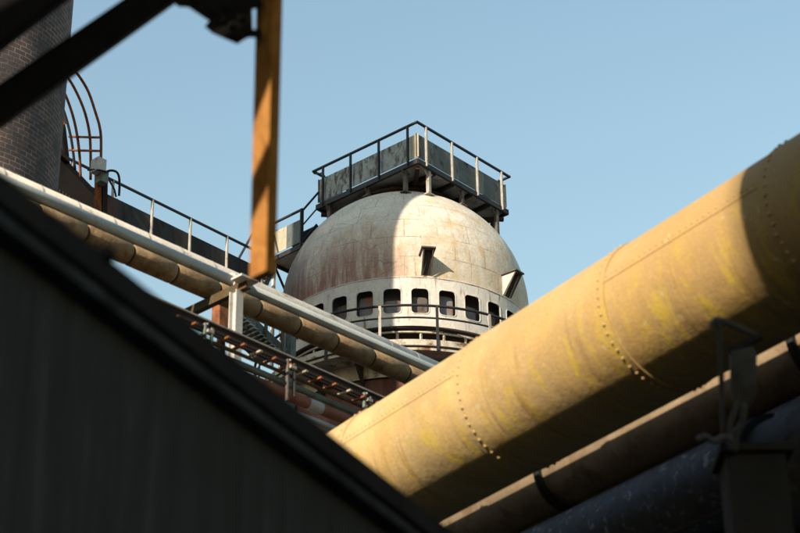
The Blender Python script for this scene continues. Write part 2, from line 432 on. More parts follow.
for i in range(-8, 9):                     # each window: a steel shutter plate set back inside the opening, with its frame
    ac = A0 + i * sect
    b = MB(); rin = RS - .19
    pl = [sk(ac + x * .995 / RS, zc + y * (.76 + .1 * math.sin(i * 1.7)) - .2 * hh + (.07 * math.sin(i * 2.3)), rin) for x, y in loop]
    b.prism(pl, V((-math.sin(ac), math.cos(ac), 0)) * .03)
    wdw = b.build('window', M['drum'] if i % 3 else M['grey_steel'], stove)
    b = MB(); n = len(loop)
    ring = []
    for (ex, r_) in ((1.0, RS - .03), (1.0, RS + .012), (1.09, RS + .012), (1.09, RS + .0)):
        ring.append([sk(ac + x * ex / RS, zc + y * (1 + (ex - 1) * .65), r_) for x, y in loop])
    b.add(sum(ring, []), [(j * n + k, j * n + (k + 1) % n, (j + 1) * n + (k + 1) % n, (j + 1) * n + k) for j in range(3) for k in range(n)])
    b.build('window_frame', M['band'], wdw)
# lower rings, slots and gallery
zs0 = zf(RD, 340)
b = MB(); b.lathe(D, [(RD + .03, zf(RD, 330.5)), (RD + .13, zf(RD, 330)), (RD + .13, zf(RD, 327.8)), (RD + .03, zb + .004)], 120); b.build('rust_flange', M['rust_dark'], stove)
b = MB(); b.lathe(D, [(RD - .18, zs0 - .6), (RD - .18, zb)], 96); b.build('slot_backing', M['rust_dark'], stove)
zl = zf(RD, 332.0)
b = MB(); b.lathe(D, [(RD + .04, zl - .05), (RD + .07, zl - .04), (RD + .07, zl), (RD + .04, zl)], 120, close=True); b.build('slot_rail', M['gallery'], stove)
for i in range(-14, 15):
    a = R(6.5 + i * 10.0); b = MB(); c = sk(a, 0, RD + .02)
    b.bar(V((c.x, c.y, D.z + zs0 - .3)), V((c.x, c.y, D.z + zl)), .05, .05); b.build('slot_mullion', M['gallery'], stove)
RG = 4.10; zg1, zg0 = zf(RG, 339), zf(RG, 349)
b = MB(); b.lathe(D, [(RD - .2, zg0 + .02), (RG - .05, zg0 + .02), (RG, zg0 - .02), (RG, zg1), (RG - .06, zg1), (RG - .06, zg1 - .06), (RD - .2, zg1 - .06)], 120, close=True, smooth=False)
b.build('gallery_deck', M['gallery'], stove)
b = MB(); b.lathe(D, [(RG + .003, zg0 + .06), (RG + .035, zg0 + .065), (RG + .035, zg0 + .10), (RG + .003, zg0 + .105)], 120); b.build('gallery_kerb', M['rust_dark'], stove)
zr1, zr2 = zf(RG, 304.8), zf(RG, 317)
for nm, zz, rr in (('gallery_handrail', zr1, .036), ('gallery_midrail', zr2, .026)):
    b = MB(); b.tube([sk(R(a), zz, RG - .02) for a in range(-120, 121, 3)], rr, 8); b.build(nm, M['dark_rail'], stove)
for i in range(-6, 7):
    a = R(-9 + 20.2 * i); b = MB(); c0 = sk(a, zg0 - .02, RG + .03); c1 = sk(a, zr1, RG - .0)
    t = V((math.cos(a), math.sin(a), 0)); nrm = V((math.sin(a), -math.cos(a), 0))
    b.bar(c0, c1, .07, .03, nrm); b.build('gallery_post', M['dark_rail'] if i % 2 else M['pale_steel'], stove)
for i in range(-6, 7):                     # brackets under the gallery
    a = R(1 + 20.2 * i); b = MB(); i0 = sk(a, zg0, RD - .25); o0 = sk(a, zg0, RG - .1); i1 = sk(a, zg0 - .85, RD - .25)
    b.prism([i0, o0, o0 - Z * .1, i1], V((math.cos(a), math.sin(a), 0)) * .05); b.build('gallery_bracket', M['rust_dark'], stove)
b = MB(); b.lathe(D, [(RD + .0, zg0 - .42), (RD + .0, zg0 + .01)], 96); b.build('lower_band', M['gallery'], stove)
b = MB(); b.lathe(D, [(RD - .08, -D.z), (RD - .08, -10), (RD - .08, zg0 - .4)], 96); b.build('stove_body', M['body'], stove)
# collar on the crown
b = MB(); b.lathe(D, [(1.5, 2.98), (1.5, 3.10), (1.58, 3.11), (1.58, 3.17), (1.4, 3.18)], 64); b.build('crown_collar', M['rust_dark'], stove)
# vent hoods
def hood(az, mi):
    az = R(az); o = V((math.sin(az), -math.cos(az), 0)); t = V((math.cos(az), math.sin(az), 0))
    z0, z1 = zt + .03, zf(RD, 250) - .17; hw = .14
    base = lambda z: math.sqrt(RD * RD - z * z) if z > 0 else RD
    zpts = [z0 + (z1 - z0) * k / 5 for k in range(6)]
    ro = base(z1) + .42
    root = MB()
    for s in (-1, 1):                      # triangular cheeks
        pts = [D + o * (base(z0) - .01) + Z * z0 + t * (s * hw)] + [D + o * ro + Z * z1 + t * (s * hw)] + [D + o * (base(z) - .03) + Z * z + t * (s * hw) for z in zpts[::-1]][:-1]
        root.prism(pts, t * (-s * .02))
    hoodo = root.build('vent_hood', M['vent'], stove)
    b = MB(); a0, a1 = D + o * (base(z1) - .05) + Z * (z1 + .02), D + o * (ro + .07) + Z * (z1 + .02)
    b.box((a0 + a1) / 2, (a1 - a0) / 2, t * (hw + .05), Z * .018); b.build('hood_roof', M['grey_steel'], hoodo)
    b = MB()
    p0, p1 = D + o * (base(z0) + .02) + Z * (z0 + .04), D + o * (ro - .1) + Z * (z1 - .01)
    b.prism([p0 - t * (hw - .02), p0 + t * (hw - .02), p1 + t * (hw - .02), p1 - t * (hw - .02)], -o * .03); b.build('opening_shade', M['vent_dark'], hoodo)  # dark sheet in the hood mouth stands for the shade inside
    b = MB(); q0, q1 = D + o * (base(z0) + .05) + Z * z0, D + o * (ro + .02) + Z * z1
    for s in (-1, 1): b.bar(q0 + t * (s * (hw - .015)), q1 + t * (s * (hw - .015)), .035, .03, o)
    b.bar(q1 - t * hw, q1 + t * hw, .035, .035); b.build('opening_trim', M['grey_steel'], hoodo)
hood(9.3, 0); hood(51.5, 1)

# ------------------------------------------------------------------ platform on top
zR = 29.5258
K = H(417, 122, zR)
plat = thing('inspection_platform', K - Z * 1.15, 'dark square inspection platform with panelled railing on top of the dome', 'platform')
LA, LB = 3.80, 3.90
E1 = V((.672, .741, 0)); E2 = V((-.768, .640, 0)); E2 = (E2 + V((-E1.y, E1.x, 0))).normalized()
E1 = (E1 + V((E2.y, -E2.x, 0))).normalized()
def pl(u, v, z): return K + E1 * u + E2 * v + Z * (z - 0)        # u right, v left
zd = -1.16
b = MB(); b.box(pl(LB / 2, LA / 2, zd - .03), E1 * (LB / 2), E2 * (LA / 2), Z * .03); b.build('deck', M['deck'], plat)
O1, O2 = -E2, -E1                                                    # outward normals of right-hand and left-hand faces
b = MB()
b.channel(pl(0, -.01, zd - .075), pl(LB, -.01, zd - .075), .15, .05, .02, E2)
b.channel(pl(0, LA, zd - .075), pl(LB, LA, zd - .075), .15, .05, .02, -E2)
b.channel(pl(-.01, 0, zd - .078), pl(-.01, LA, zd - .078), .15, .05, .02, E1)
b.channel(pl(LB, 0, zd - .078), pl(LB, LA, zd - .078), .15, .05, .02, -E1)
b.build('edge_beam', M['dark_rail'], plat)
for k in range(1, 5):
    b = MB(); b.bar(pl(LB * k / 5, .06, zd - .12), pl(LB * k / 5, LA - .06, zd - .12), .08, .12); b.build('joist', M['rust_dark'], plat)
b = MB(); b.bar(pl(.1, .1, zd - .22), pl(LB - .1, LA - .1, zd - .22), .12, .08); b.build('diagonal_joist', M['rust_dark'], plat)
b = MB(); b.bar(pl(LB - .1, .1, zd - .31), pl(.1, LA - .1, zd - .31), .12, .08); b.build('diagonal_joist', M['rust_dark'], plat)
fr = (.085, .365, .645, .925)
def edge_pts(edge, f):
    return {'r': pl(LB * f, 0, 0), 'l': pl(0, LA * f, 0), 'b': pl(LB * f, LA, 0), 'k': pl(LB, LA * f, 0)}[edge]
for edge, out, along in (('r', O1, E1), ('l', O2, E2), ('b', E2, E1), ('k', E1, E2)):
    cuts = [0] + list(fr) + [1]
    for k in range(len(cuts) - 1):
        if edge == 'k' and cuts[k] > .6: continue                    # way in from the stair
        p, q = edge_pts(edge, cuts[k]), edge_pts(edge, cuts[k + 1])
        b = MB(); b.bar(p + Z * -.70 + along * .008 - out * .06, q + Z * -.70 - along * .008 - out * .06, .012, .74)
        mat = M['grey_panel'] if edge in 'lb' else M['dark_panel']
        if edge == 'l' and k == 0: mat = M['cream_panel']  # corner panel coloured lighter to show the sun falling there
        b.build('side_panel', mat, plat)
    for f in fr:
        p = edge_pts(edge, f); b = MB()
        b.bar(p + Z * (zd - .12) + out * .03, p - Z * .03 + out * .03, .075, .035, along)
        b.build('rail_post', M['pale_steel'] if edge == 'r' else M['dark_rail'], plat)
b = MB()
ring = [pl(-.0, -.0, 0), pl(LB + .12, 0, 0), pl(LB + .12, LA + .12, 0), pl(0, LA + .12, 0)]
for i in range(4):
    d = (ring[(i + 1) % 4] - ring[i]).normalized() * .03
    b.bar(ring[i] - d, ring[(i + 1) % 4] + d, .065, .05)
b.tube([pl(0, LA + .12, -.02), pl(0, LA + .1, -.08), pl(0, LA - .05, -.16), pl(0, LA - .2, -.18)], .02, 8)
b.build('handrail', M['dark_rail'], plat)
for edge in 'rlbk':
    for f in (.12, .5, .9):
        p = edge_pts(edge, f); inn = pl(LB / 2, LA / 2, 0) - p; inn.z = 0; inn.normalize()
        p = p + inn * .10
        dx, dy = p.x - D.x, p.y - D.y; rr = math.sqrt(dx * dx + dy * dy)
        zz = D.z + (math.sqrt(RD * RD - rr * rr) - .03 if rr < RD - .02 else -.0)
        if rr > RD - .02: zz = K.z + zd - 1.2
        b = MB(); b.bar(V((p.x, p.y, zz)), V((p.x, p.y, K.z + zd - .16)), .11, .09, E1)
        tp_ = V((p.x, p.y, K.z + zd - .17)); b.prism([tp_ - E1 * .2, tp_ + E1 * .2, tp_ + E1 * .055 - Z * .17, tp_ - E1 * .055 - Z * .17], E2 * .012)
        b.box(V((p.x, p.y, zz + .05)), E1 * .12, E2 * .10, Z * .02)
        b.build('leg', M['pale_steel'] if (edge == 'r' and f < .2) else M['grey_steel'], plat)

# ------------------------------------------------------------------ landing and stair beside the platform
zL = 27.95
a0, a1 = H(303, 209, zL), H(275.5, 222.5, zL)
e = (a1 - a0).normalized(); inw = V((e.y, -e.x, 0)); inw = inw if inw.y > 0 else -inw
ln = (a1 - a0).length + .25; DW = 1.0
land = thing('stair_landing', a0 - Z * 1.1, 'small steel landing left of the dome, its sunlit side panel coloured cream', 'landing')
def lp(u, v, z): return a0 + e * u + inw * v + Z * z
b = MB(); b.box(lp(ln / 2, DW / 2, -1.10), e * (ln / 2), inw * (DW / 2), Z * .03); b.build('deck', M['deck'], land)
b = MB(); b.bar(lp(0, 0, -1.16), lp(ln, 0, -1.16), .05, .14); b.bar(lp(ln, .06, -1.163), lp(ln, DW, -1.163), .05, .14); b.build('edge_beam', M['dark_rail'], land)
b = MB(); b.bar(lp(0, 0, 0), lp(ln, 0, 0), .06, .05); b.build('handrail', M['dark_rail'], land)
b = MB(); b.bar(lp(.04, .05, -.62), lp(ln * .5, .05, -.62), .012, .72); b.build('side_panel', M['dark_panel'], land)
b = MB(); b.bar(lp(ln * .5 + .012, .05, -.62), lp(ln, .05, -.62), .012, .72); b.build('side_panel', M['cream_panel'], land, label='side panel part coloured cream to show sunlight')  # sunlit half of the panel, its brightness put into the cream colour
for u in (.03, ln * .97):
    b = MB(); b.bar(lp(u, -.03, -1.2), lp(u, -.03, 0), .07, .04, e); b.build('rail_post', M['dark_rail'], land)
for u, v in ((.15, .9), (ln - .1, .12), (ln - .1, .92), (ln * .55, .5)):
    b = MB(); p = lp(u, v, -1.2); b.bar(p, p - Z * 3.2, .08, .08, e); b.build('leg', M['white'] if v < .6 else M['rust_dark'], land)
b = MB(); p0, p1 = lp(ln - .1, .12, -1.25), lp(ln - .1, .92, -2.4); b.bar(p0, p1, .05, .05); b.bar(lp(.15, .9, -1.3), lp(ln - .15, .5, -2.5), .05, .05); b.build('brace', M['dark_rail'], land)
b = MB(); gp = lp(ln + .02, .05, -1.22); b.prism([gp, gp - Z * .75 + e * .02, gp + e * .5 - Z * .35 - Z * .4, gp + e * .55 - Z * .0], inw * .03); b.build('gusset_plate', M['cream_panel'], land)
# stair up
s0 = lp(.08, .05, -1.1); run = D1 * .60 + Z * .83
stair = thing('access_stair', s0, 'short steep steel stair climbing from the landing to the platform', 'stair')
for off in (0,):
    q = s0 + e * (-.02 + (-off)) + inw * .0
    b = MB(); b.bar(q, q + run, .03, .18); b.build('stringer', M['dark_rail'], stair)
    b = MB(); b.bar(q + Z * 1.1, q + run + Z * 1.1, .05, .05); b.bar(q + Z * .62, q + run + Z * .62, .035, .035)
    b.bar(q, q + Z * 1.1, .05, .04, e); b.build('stair_rail', M['dark_rail'], stair)
for k in range(1, 4):
    q = s0 + run * (k / 3.3) - e * .02; b = MB(); b.box(q + e * .31, e * .29, D1 * .1, Z * .015); b.build('tread', M['dark_rail'], stair)

# ------------------------------------------------------------------ walkway bridge to the stove
bA, bB = HL((118, 183), 48, (250, 248))
bd = (bB - bA).normalized(); bn = V((bd.y, -bd.x, 0))                  # bn faces the viewer's right
bl = bA - bd * 9.0; bC = bB + bd * .55
bridge = thing('walkway_bridge', bA - Z * 1.2, 'long dark panelled walkway bridge with thin handrail, running from the chimney to the dome', 'walkway')
b = MB(); b.box((bl + bC) / 2 - Z * 1.2 - bn * .5, (bC - bl) / 2, bn * .5, Z * .04); b.build('deck', M['deck'], bridge)
b = MB(); b.bar(bl, bC, .06, .05); b.build('handrail', M['dark_rail'], bridge)
b = MB(); b.bar(bl - bn * 1.0, bC - bn * 1.0, .06, .05); b.build('handrail', M['dark_rail'], bridge)
L = (bC - bl).length; NB = 10; st = 1.33
u = L - .0
marks = []
x0 = (H(190, 219, bA.z) - bl).length
marks = [x0 + st * k for k in range(-8, 4) if 0 < x0 + st * k < L]
cuts = [0] + marks + [L]
for k in range(len(cuts) - 1):
    p, q = bl + bd * (cuts[k] + .006), bl + bd * (cuts[k + 1] - .006)
    b = MB(); b.bar(p - Z * .86 - bn * .05, q - Z * .86 - bn * .05, .012, .86); b.build('side_panel', M['bridge_panel'], bridge)
for mk in marks:
    p = bl + bd * mk; b = MB(); b.bar(p - Z * 1.3 + bn * .02, p, .08, .03, bd); b.build('rail_post', M['pale_steel'], bridge)
b = MB(); b.channel(bl - Z * 1.31 , bC - Z * 1.31, .2, .07, .02, -bn); b.channel(bl - Z * 1.31 - bn, bC - Z * 1.31 - bn, .2, .07, .02, bn); b.build('edge_beam', M['dark_rail'], bridge)
# flight between bridge and landing
f0 = bC - Z * 1.16 - bn * .1; f1 = lp(ln, .3, -1.1)
fl = thing('connecting_stair', f0, 'narrow steel steps between the walkway bridge and the landing', 'stair')
sd = (f1 - f0); sh = V((sd.x, sd.y, 0)).normalized(); sx = V((sh.y, -sh.x, 0))
for o in (0, -.7):
    b = MB(); b.bar(f0 + sx * o, f1 + sx * o, .03, .2); b.build('stringer', M['dark_rail'], fl)
    b = MB(); b.bar(f0 + sx * o + Z * 1.05, f1 + sx * o + Z * 1.05, .05, .05); b.bar(f0 + sx * o, f0 + sx * o + Z * 1.05, .05, .05); b.build('stair_rail', M['dark_rail'], fl)
for k in range(1, 8):
    b = MB(); b.box(f0 + sd * (k / 8) - sx * .35, sx * .33, sh * .1, Z * .015); b.build('tread', M['pale_steel'], fl)

# ------------------------------------------------------------------ brick chimney
cc = V((-9.2, 33.8, 0))
chim = thing('brick_chimney', cc, 'tall round sooty brick chimney at the left edge', 'chimney')
b = MB(); prof = [(2.15 - .003 * z, z) for z in [0, 5, 10, 15, 18, 20, 22, 24, 26, 28, 30, 35, 40, 44]]
b.lathe(cc, prof, 96, coord=True); b.build('shaft', M['brick'], chim)
b = MB(); b.lathe(cc, [(1.96, 44), (2.15, 44.2), (2.15, 45.2), (1.2, 45.3), (1.2, 44)], 64, coord=True); b.build('crown', M['brick'], chim)

# ------------------------------------------------------------------ caged ladder, stair wall and box behind the chimney
lc = P(85, 150, 46)
lad = thing('caged_ladder', lc, 'rusty ladder cage of curved bars above the left end of the walkway', 'ladder')
bars = [([(101, 172), (101, 159), (101, 138), (99.5, 126), (96, 114), (88.5, 92), (79, 76), (70, 66), (58, 58)], 0, 'rust'),
        ([(90.6, 180), (90.6, 151), (89, 130), (83, 107), (71.5, 83), (62, 72), (52, 64)], .35, 'rust'),
        ([(80.6, 178), (79, 149), (74, 120), (65, 94), (55, 78)], .7, 'rust'),
        ([(75, 170), (71, 138), (62, 106), (50, 86)], .95, 'dark_rail'),
        ([(64.5, 160), (62, 143), (57.5, 128), (50, 112)], 1.15, 'dark_rail')]
def smooth(pts, n=4):
    out = []
    for i in range(len(pts) - 1):
        p0, p1, p2, p3 = pts[max(i - 1, 0)], pts[i], pts[i + 1], pts[min(i + 2, len(pts) - 1)]
        for k in range(n):
            t = k / n
            out.append((p1 * 2 + (p2 - p0) * t + (p0 * 2 - p1 * 5 + p2 * 4 - p3) * t * t + (p1 * 3 - p0 - p2 * 3 + p3) * t ** 3) / 2)
    return out + [pts[-1]]
for pts, dd, mt in bars:
    b = MB(); b.tube(smooth([P(x, y, 45.4 + dd) for x, y in pts]), .035, 7); b.build('cage_bar', M[mt], lad)
for y in (137, 150.5):
    b = MB(); b.tube(smooth([P(69, y - .5, 46.5), P(80, y, 46.1), P(91, y + .3, 45.7), P(101.5, y + .5, 45.4)]), .03, 7); b.build('cage_hoop', M['rust'], lad)
sw = thing('stair_wall', P(80, 195, 46.3), 'dark rusty sheet steel stair wall beside the brick chimney', 'wall')
def onb(x, y, off):                        # sight line meets the upright plane of the walkway's side
    r = ray(x, y); t = ((bA + bn * off) - CAM).dot(bn) / r.dot(bn); return CAM + r * t
b = MB(); b.prism([onb(x, y, .12) for x, y in ((40, 133), (59, 152), (65, 158), (96, 191), (118, 199), (118, 235), (40, 215))], bn * -.08); b.build('sheet', M['rust_dark'], sw)
b = MB(); b.prism([onb(x, y, .24) for x, y in ((57, 108), (62, 111), (66, 128), (70, 163), (58, 152))], bn * -.1); b.build('end_column', M['rust_dark'], sw)
b = MB(); b.bar(onb(59, 110, .3), onb(66, 124, .3), .06, .10, D1); b.build('lit_cap', M['rust'], sw)
b = MB()
for k in range(9):
    x = 57 + k * 3.2; b.bar(onb(x, 188 + (x - 57) * .62, .16), onb(x - 4, 197 + (x - 57) * .5, .16), .02, .02)
b.build('grating', M['olive'], sw)
bx = thing('control_box', P(99, 200, 45), 'white sheet metal box on a rusty post at the walkway corner', 'box')
c = P(98.5, 166.5, 45); b = MB(); b.box(c, D1 * .13, D2 * .14, Z * .18); b.build('cabinet', M['white'], bx, bevel=.01)
c2 = P(102.5, 174, 45.05); b = MB(); b.box(c2 - Z * .1, D1 * .11, D2 * .10, Z * .16); b.build('lower_cabinet', M['green_pipe'], bx)
b = MB(); b.bar(P(98, 173, 45.1), P(98, 212, 45.1), .12, .12, D1); b.build('post', M['rust'], bx)
b = MB(); b.bar(P(104.5, 178, 45.2), P(104, 214, 45.2), .08, .14, D1); b.build('post', M['rust_dark'], bx)
b = MB(); b.tube(smooth([P(106, 172, 45), P(111, 170.5, 45), P(116.5, 172, 45), P(119, 177, 45), P(119.5, 186, 45), P(119, 196, 45)]), .03, 8); b.tube([P(88, 170, 45), P(97, 169.5, 44.8), P(107, 172, 44.8)], .025, 7)
b.tube(smooth([P(109, 180, 45), P(114, 189, 45), P(116, 197, 45)]), .025, 7); b.build('grab_rail', M['dark_rail'], bx)

# ------------------------------------------------------------------ insulated pipes on the left
pA, pB = HL((0, 168), 27, (437, 362))
pd = (pB - pA).normalized(); pn = V((pd.y, -pd.x, 0))
pS, pE = pA - pd * 3, pB + pd * 5
r1 = .28
main = thing('insulated_pipe', pS, 'pale cream clad insulated pipe crossing the picture from upper left', 'pipe')
b = MB(); c = -(Z * .88 + pn * .40) * r1
b.tube([pS + c, pE + c], r1, 28); b.build('cladding', M['clad'], main)
for k in range(26):
    q = pS + pd * (.35 + k * .66) + c
    if (q - pS).dot(pd) > (pE - pS).length: break
    b = MB(); b.tube([q, q + pd * .03], r1 + .006, 28, caps=False); b.build('cladding_band', M['clad'], main)
r2 = .105; c2 = pn * .29 - Z * .40
joint = H(229, 284, pA.z - .40)
js = (joint - (pS + c2)).dot(pd)
slim = thing('slim_pipe', pS + c2, 'slim bluish white pipe with a flanged joint under the cream clad pipe', 'pipe')
b = MB(); b.tube([pS + c2, pS + c2 + pd * (js - .05)], r2, 22); b.tube([pS + c2 + pd * (js + .25), pE + c2], r2 * .93, 22); b.build('pipe_run', M['glossy'], slim)
b = MB()
for k in (js - .05, js + .2): b.tube([pS + c2 + pd * k, pS + c2 + pd * (k + .05)], r2 + .04, 22)
b.build('flange', M['clad'], slim)
b = MB(); b.tube([pS + c2 + pd * js, pS + c2 + pd * (js + .2)], r2 * .8, 20); b.build('joint', M['glossy'], slim)
c3 = pn * .30 - Z * .69; r3 = .165
lag = thing('lagged_pipe', pS + c3, 'brown lagged pipe in block sections slung beneath the cream pipe', 'pipe')
k = 0
x = .1
Ltot = (pE - pS).length
while x < Ltot - .9:
    b = MB(); q = pS + c3 + pd * x
    b.tube([q, q + pd * .02, q + pd * .80, q + pd * .815], [r3 - .015, r3, r3, r3 - .015], 26); b.build('lagging_block', M['lag'], lag)
    x += .845
b = MB(); b.tube([pS + c3, pE + c3], r3 - .025, 20); b.build('inner_pipe', M['rust_dark'], lag)

# trestle: white post and cross arm under the pipes
tp = H(236.5, 292, pA.z - 1.01)
tre = thing('pipe_trestle', V((tp.x, tp.y, 0)), 'white painted steel trestle post with a dark cross arm carrying the pipes', 'post')
tn = pn
b = MB(); top = tp; bot = V((tp.x, tp.y, 0))
b.bar(bot + tn * .07, top + tn * .07, .14, .02, tn); b.bar(bot - tn * .07, top - tn * .07, .14, .02, tn); b.bar(bot, top, .018, .122, tn); b.build('post', M['white'], tre)
b = MB(); a_ = top + tn * .22 + Z * .03; z_ = top - tn * 1.5 + Z * .03
b.channel(a_ + Z * .04, z_ + Z * .04, .14, .08, .02, pd); b.build('cross_arm', M['olive'], tre)
b = MB(); b.box(top + tn * .18 + Z * .13, pd * .17, tn * .12, Z * .018); b.build('cap_plate', M['white'], tre)
b = MB(); b.bar(z_ + tn * .1 + Z * .02, V((z_.x, z_.y, top.z - .9)) + tn * .6, .06, .06); b.build('brace', M['olive'], tre)
b = MB(); b.prism([z_ - Z * .04, z_ + tn * .25 - Z * .04, z_ + tn * .2 - Z * .16, z_ - Z * .1], pd * .03); b.build('arm_gusset', M['cream_panel'], tre)
tk = thing('junction_box', P(220, 316, 31), 'orange rusty upright box behind the white trestle post', 'box')
b = MB(); b.box(P(220, 318, 31), D1 * .10, D2 * .10, Z * .20); b.build('box', M['rust'], tk, bevel=.01)
b = MB(); b.box(P(230, 321, 31.1), D1 * .05, D2 * .06, Z * .22); b.build('cover', M['white'], tk, bevel=.01)
b = MB(); b.bar(P(221, 326, 31.1), P(221, 420, 31.1), .10, .10, D1); b.build('stand', M['rust_dark'], tk)

# ------------------------------------------------------------------ pipe rack under them
rA, rB = HL((140, 292.5), 25.6, (385, 399.5))
rd = (rB - rA).normalized(); rn = V((rd.y, -rd.x, 0))
rs, re_ = rA - rd * 3, rB + rd * 5
rack = thing('cable_rack', rs, 'rusty cable ladder rack with small rungs and pale posts below the pipes', 'rack')
b = MB(); b.bar(rs - Z * .045, re_ - Z * .045, .05, .065); b.build('top_rail', M['rust_dark'], rack)
b = MB(); b.bar(rs - Z * .0, re_ - Z * .0, .11, .022); b.build('rail_cap', M['pale_steel'], rack)
def rline(x, y, dep, z=None):           # a point on a level line parallel to the rack
    return P(x, y, dep)
def rrun(x, y, dep):
    q = P(x, y, dep); t = (q - rs).dot(rd); return q - rd * t, q - rd * t + rd * (re_ - rs).length
def depth_at(x): return 25.6 + (x - 140) * (28.52 - 25.6) / 245
q0, q1 = rrun(300, 368.5, depth_at(300)); b = MB(); b.bar(q0, q1, .035, .045); b.build('side_rail', M['rust_dark'], rack)
h0, h1 = rrun(300, 371.5, depth_at(300) + .35); b = MB(); b.bar(h0, h1, .05, .06); b.build('side_rail', M['rust_dark'], rack)
for k in range(38):
    t = .2 + k * .31; p = q0 + rd * t - Z * .045
    b = MB(); b.bar(p + rn * .09, p - rn * .20, .045, .03); b.build('rung', M['cream_panel'] if k % 3 == 1 else M['rust'], rack)
for k, t in enumerate([.9 + i * 1.62 for i in range(8)]):
    q = q0 + rd * t + rn * .02; b = MB()
    b.bar(q - Z * .60, q + Z * .05, .05, .03, rd); b.bar(q - Z * .50 + rd * .13, q + Z * .02 + rd * .13, .04, .03, rd); b.build('rack_post', M['grey_steel'] if k % 2 else M['green_pipe'], rack)
    b = MB(); b.box(q - Z * .08 + rd * .05 + rn * .06, rd * .055, rn * .02, Z * .022); b.rivet(q + Z * .02 + rn * .05, rn, .02); b.build('clamp', M['pale_steel'] if k % 3 else M['cream_panel'], rack)
def runpipe(name, x, y, ddep, r, mat, label, bands=None):
    p0, p1 = rrun(x, y, depth_at(x) + ddep)
    t = thing(name, p0, label, 'pipe', 'pipes bundled with the cable rack'); b = MB(); b.tube([p0, p1], r, 18); b.build('pipe_run', mat, t)
    if bands:
        mt, ts = bands; b = MB()
        for q in ts: b.tube([p0 + rd * q, p0 + rd * (q + .28)], r + .006, 18)
        b.build('pipe_wrap', mt, t)
    return p0
runpipe('conduit', 306, 382.5, .05, .028, M['olive'], 'thin olive brown conduit under the cable rack')
runpipe('conduit', 314, 395.5, .15, .05, M['green_pipe'], 'pale green pipe running between the cable rack and the salmon pipe')
pk = P(316, 405, depth_at(316)); tt = (pk - rs).dot(rd)
runpipe('steam_pipe', 310, 404.5, .1, .085, M['pink_pipe'], 'salmon red rusty pipe with one white wrap under the rack', (M['white'], [tt - .1]))
runpipe('drain_pipe', 306, 417.5, -.05, .05, M['glossy'], 'grey pipe lowest in the bundle by the dark shed eave')
runpipe('conduit', 262, 352, .5, .03, M['rust_dark'], 'dark conduit highest behind the cable rack rungs')
# lower stair seen through the gap, at the foot of the stove gallery
ls = thing('gallery_stair', P(255, 345, 46), 'grey steel stair flight seen between trestle post and stove', 'stair')
t0, t1 = P(243, 312, 46), P(285, 352, 46)
for o in (0, .8):
    b = MB(); b.bar(t0 + D2 * o, t1 + D2 * o, .04, .2); b.build('stringer', M['dark_panel'], ls)
for k in range(12):
    q = t0 + (t1 - t0) * ((k + .5) / 12); b = MB(); b.box(q + D2 * .4 - D1 * .1, D2 * .38, D1 * .16, Z * .02); b.build('tread', M['grey_panel'], ls)
for x in (246, 266, 283):
    y = 312 + (x - 243) * .95; b = MB(); b.bar(P(x, y + 14, 45.95), P(x, y - 22, 45.95), .08, .05, D1); b.build('rail_post', M['dark_panel'], ls)
b = MB(); b.bar(P(243, 291, 45.95), P(285, 330, 45.95), .05, .05); b.build('handrail', M['dark_rail'], ls)
sp = thing('stove_column', V((P(287, 340, 46.5).x, P(287, 340, 46.5).y, 0)), 'grey steel column standing left of the stove under its gallery', 'column')
b = MB(); q = P(289, 318, 46.5); b.channel(V((q.x, q.y, 0)), V((q.x, q.y, q.z)), .2, .15, .02, D1, up=V((.74, -.67, 0))); b.build('shaft', M['dark_panel'], sp)
b = MB(); b.box(V((q.x, q.y, q.z + .01)), D1 * .18, D2 * .18, Z * .015); b.build('cap_plate', M['dark_panel'], sp)

# ------------------------------------------------------------------ big riveted ochre pipe
R1 = .80
y0 = (P(620, 253, 19.6) + P(620, 427, 19.6)) / 2
yd = V((math.cos(R(56.2)), -math.sin(R(56.2)), 0))       # towards the viewer, right
nh = V((-yd.y * -1, yd.x * -1, 0)); nh = V((yd.y, -yd.x, 0))
if nh.dot(SUN) < 0: nh = -nh
def ring_pt(t, ph, r): return y0 + yd * t + nh * (math.cos(ph) * r) + Z * (math.sin(ph) * r)
def on_pipe(x, y):                                       # t along the axis where a sight line meets the shell
    rr = ray(x, y); o = CAM - y0; A = rr - yd * rr.dot(yd); B = o - yd * o.dot(yd)
    a, bb, c = A.dot(A), 2 * A.dot(B), B.dot(B) - R1 * R1; ds = bb * bb - 4 * a * c
    q = CAM + rr * ((-bb - math.sqrt(max(ds, 0))) / (2 * a)); t = (q - y0).dot(yd); v = q - y0 - yd * t
    return t, math.atan2(v.z, v.dot(nh))
def shell(mb, t0, t1, r, c0=R(-180), c1=R(180), n=72, base=None, m=1):
    vs, cs, fs = [], [], []
    ts = [t0 + (t1 - t0) * i / m for i in range(m + 1)]
    for t in ts:
        for k in range(n + 1):
            ph = c0 + (c1 - c0) * k / n; vs.append(ring_pt(t, ph, r)); cs.append((t, ph * R1, 0))
    for i in range(m):
        for k in range(n): fs.append((i * (n + 1) + k, i * (n + 1) + k + 1, (i + 1) * (n + 1) + k + 1, (i + 1) * (n + 1) + k))
    mb.add(vs, fs, cs, True); return mb
rp = thing('riveted_pipe', ring_pt(0, -PI / 2, R1), 'big ochre riveted steel pipe slanting across the right side', 'pipe')
tj = [on_pipe(472, 430)[0], on_pipe(609, 330)[0], on_pipe(764, 195)[0]]
gap = (tj[1] - tj[0])
joints = [tj[0] - gap * 2, tj[0] - gap, tj[0], tj[1], tj[2], tj[2] + gap, tj[2] + 2 * gap]
ends = [joints[0] - gap] + joints + [joints[-1] + gap]
seam_ph = {1: on_pipe(395, 411)[1], 2: R(100), 3: on_pipe(660, 247)[1], 4: R(95)}
plates = []
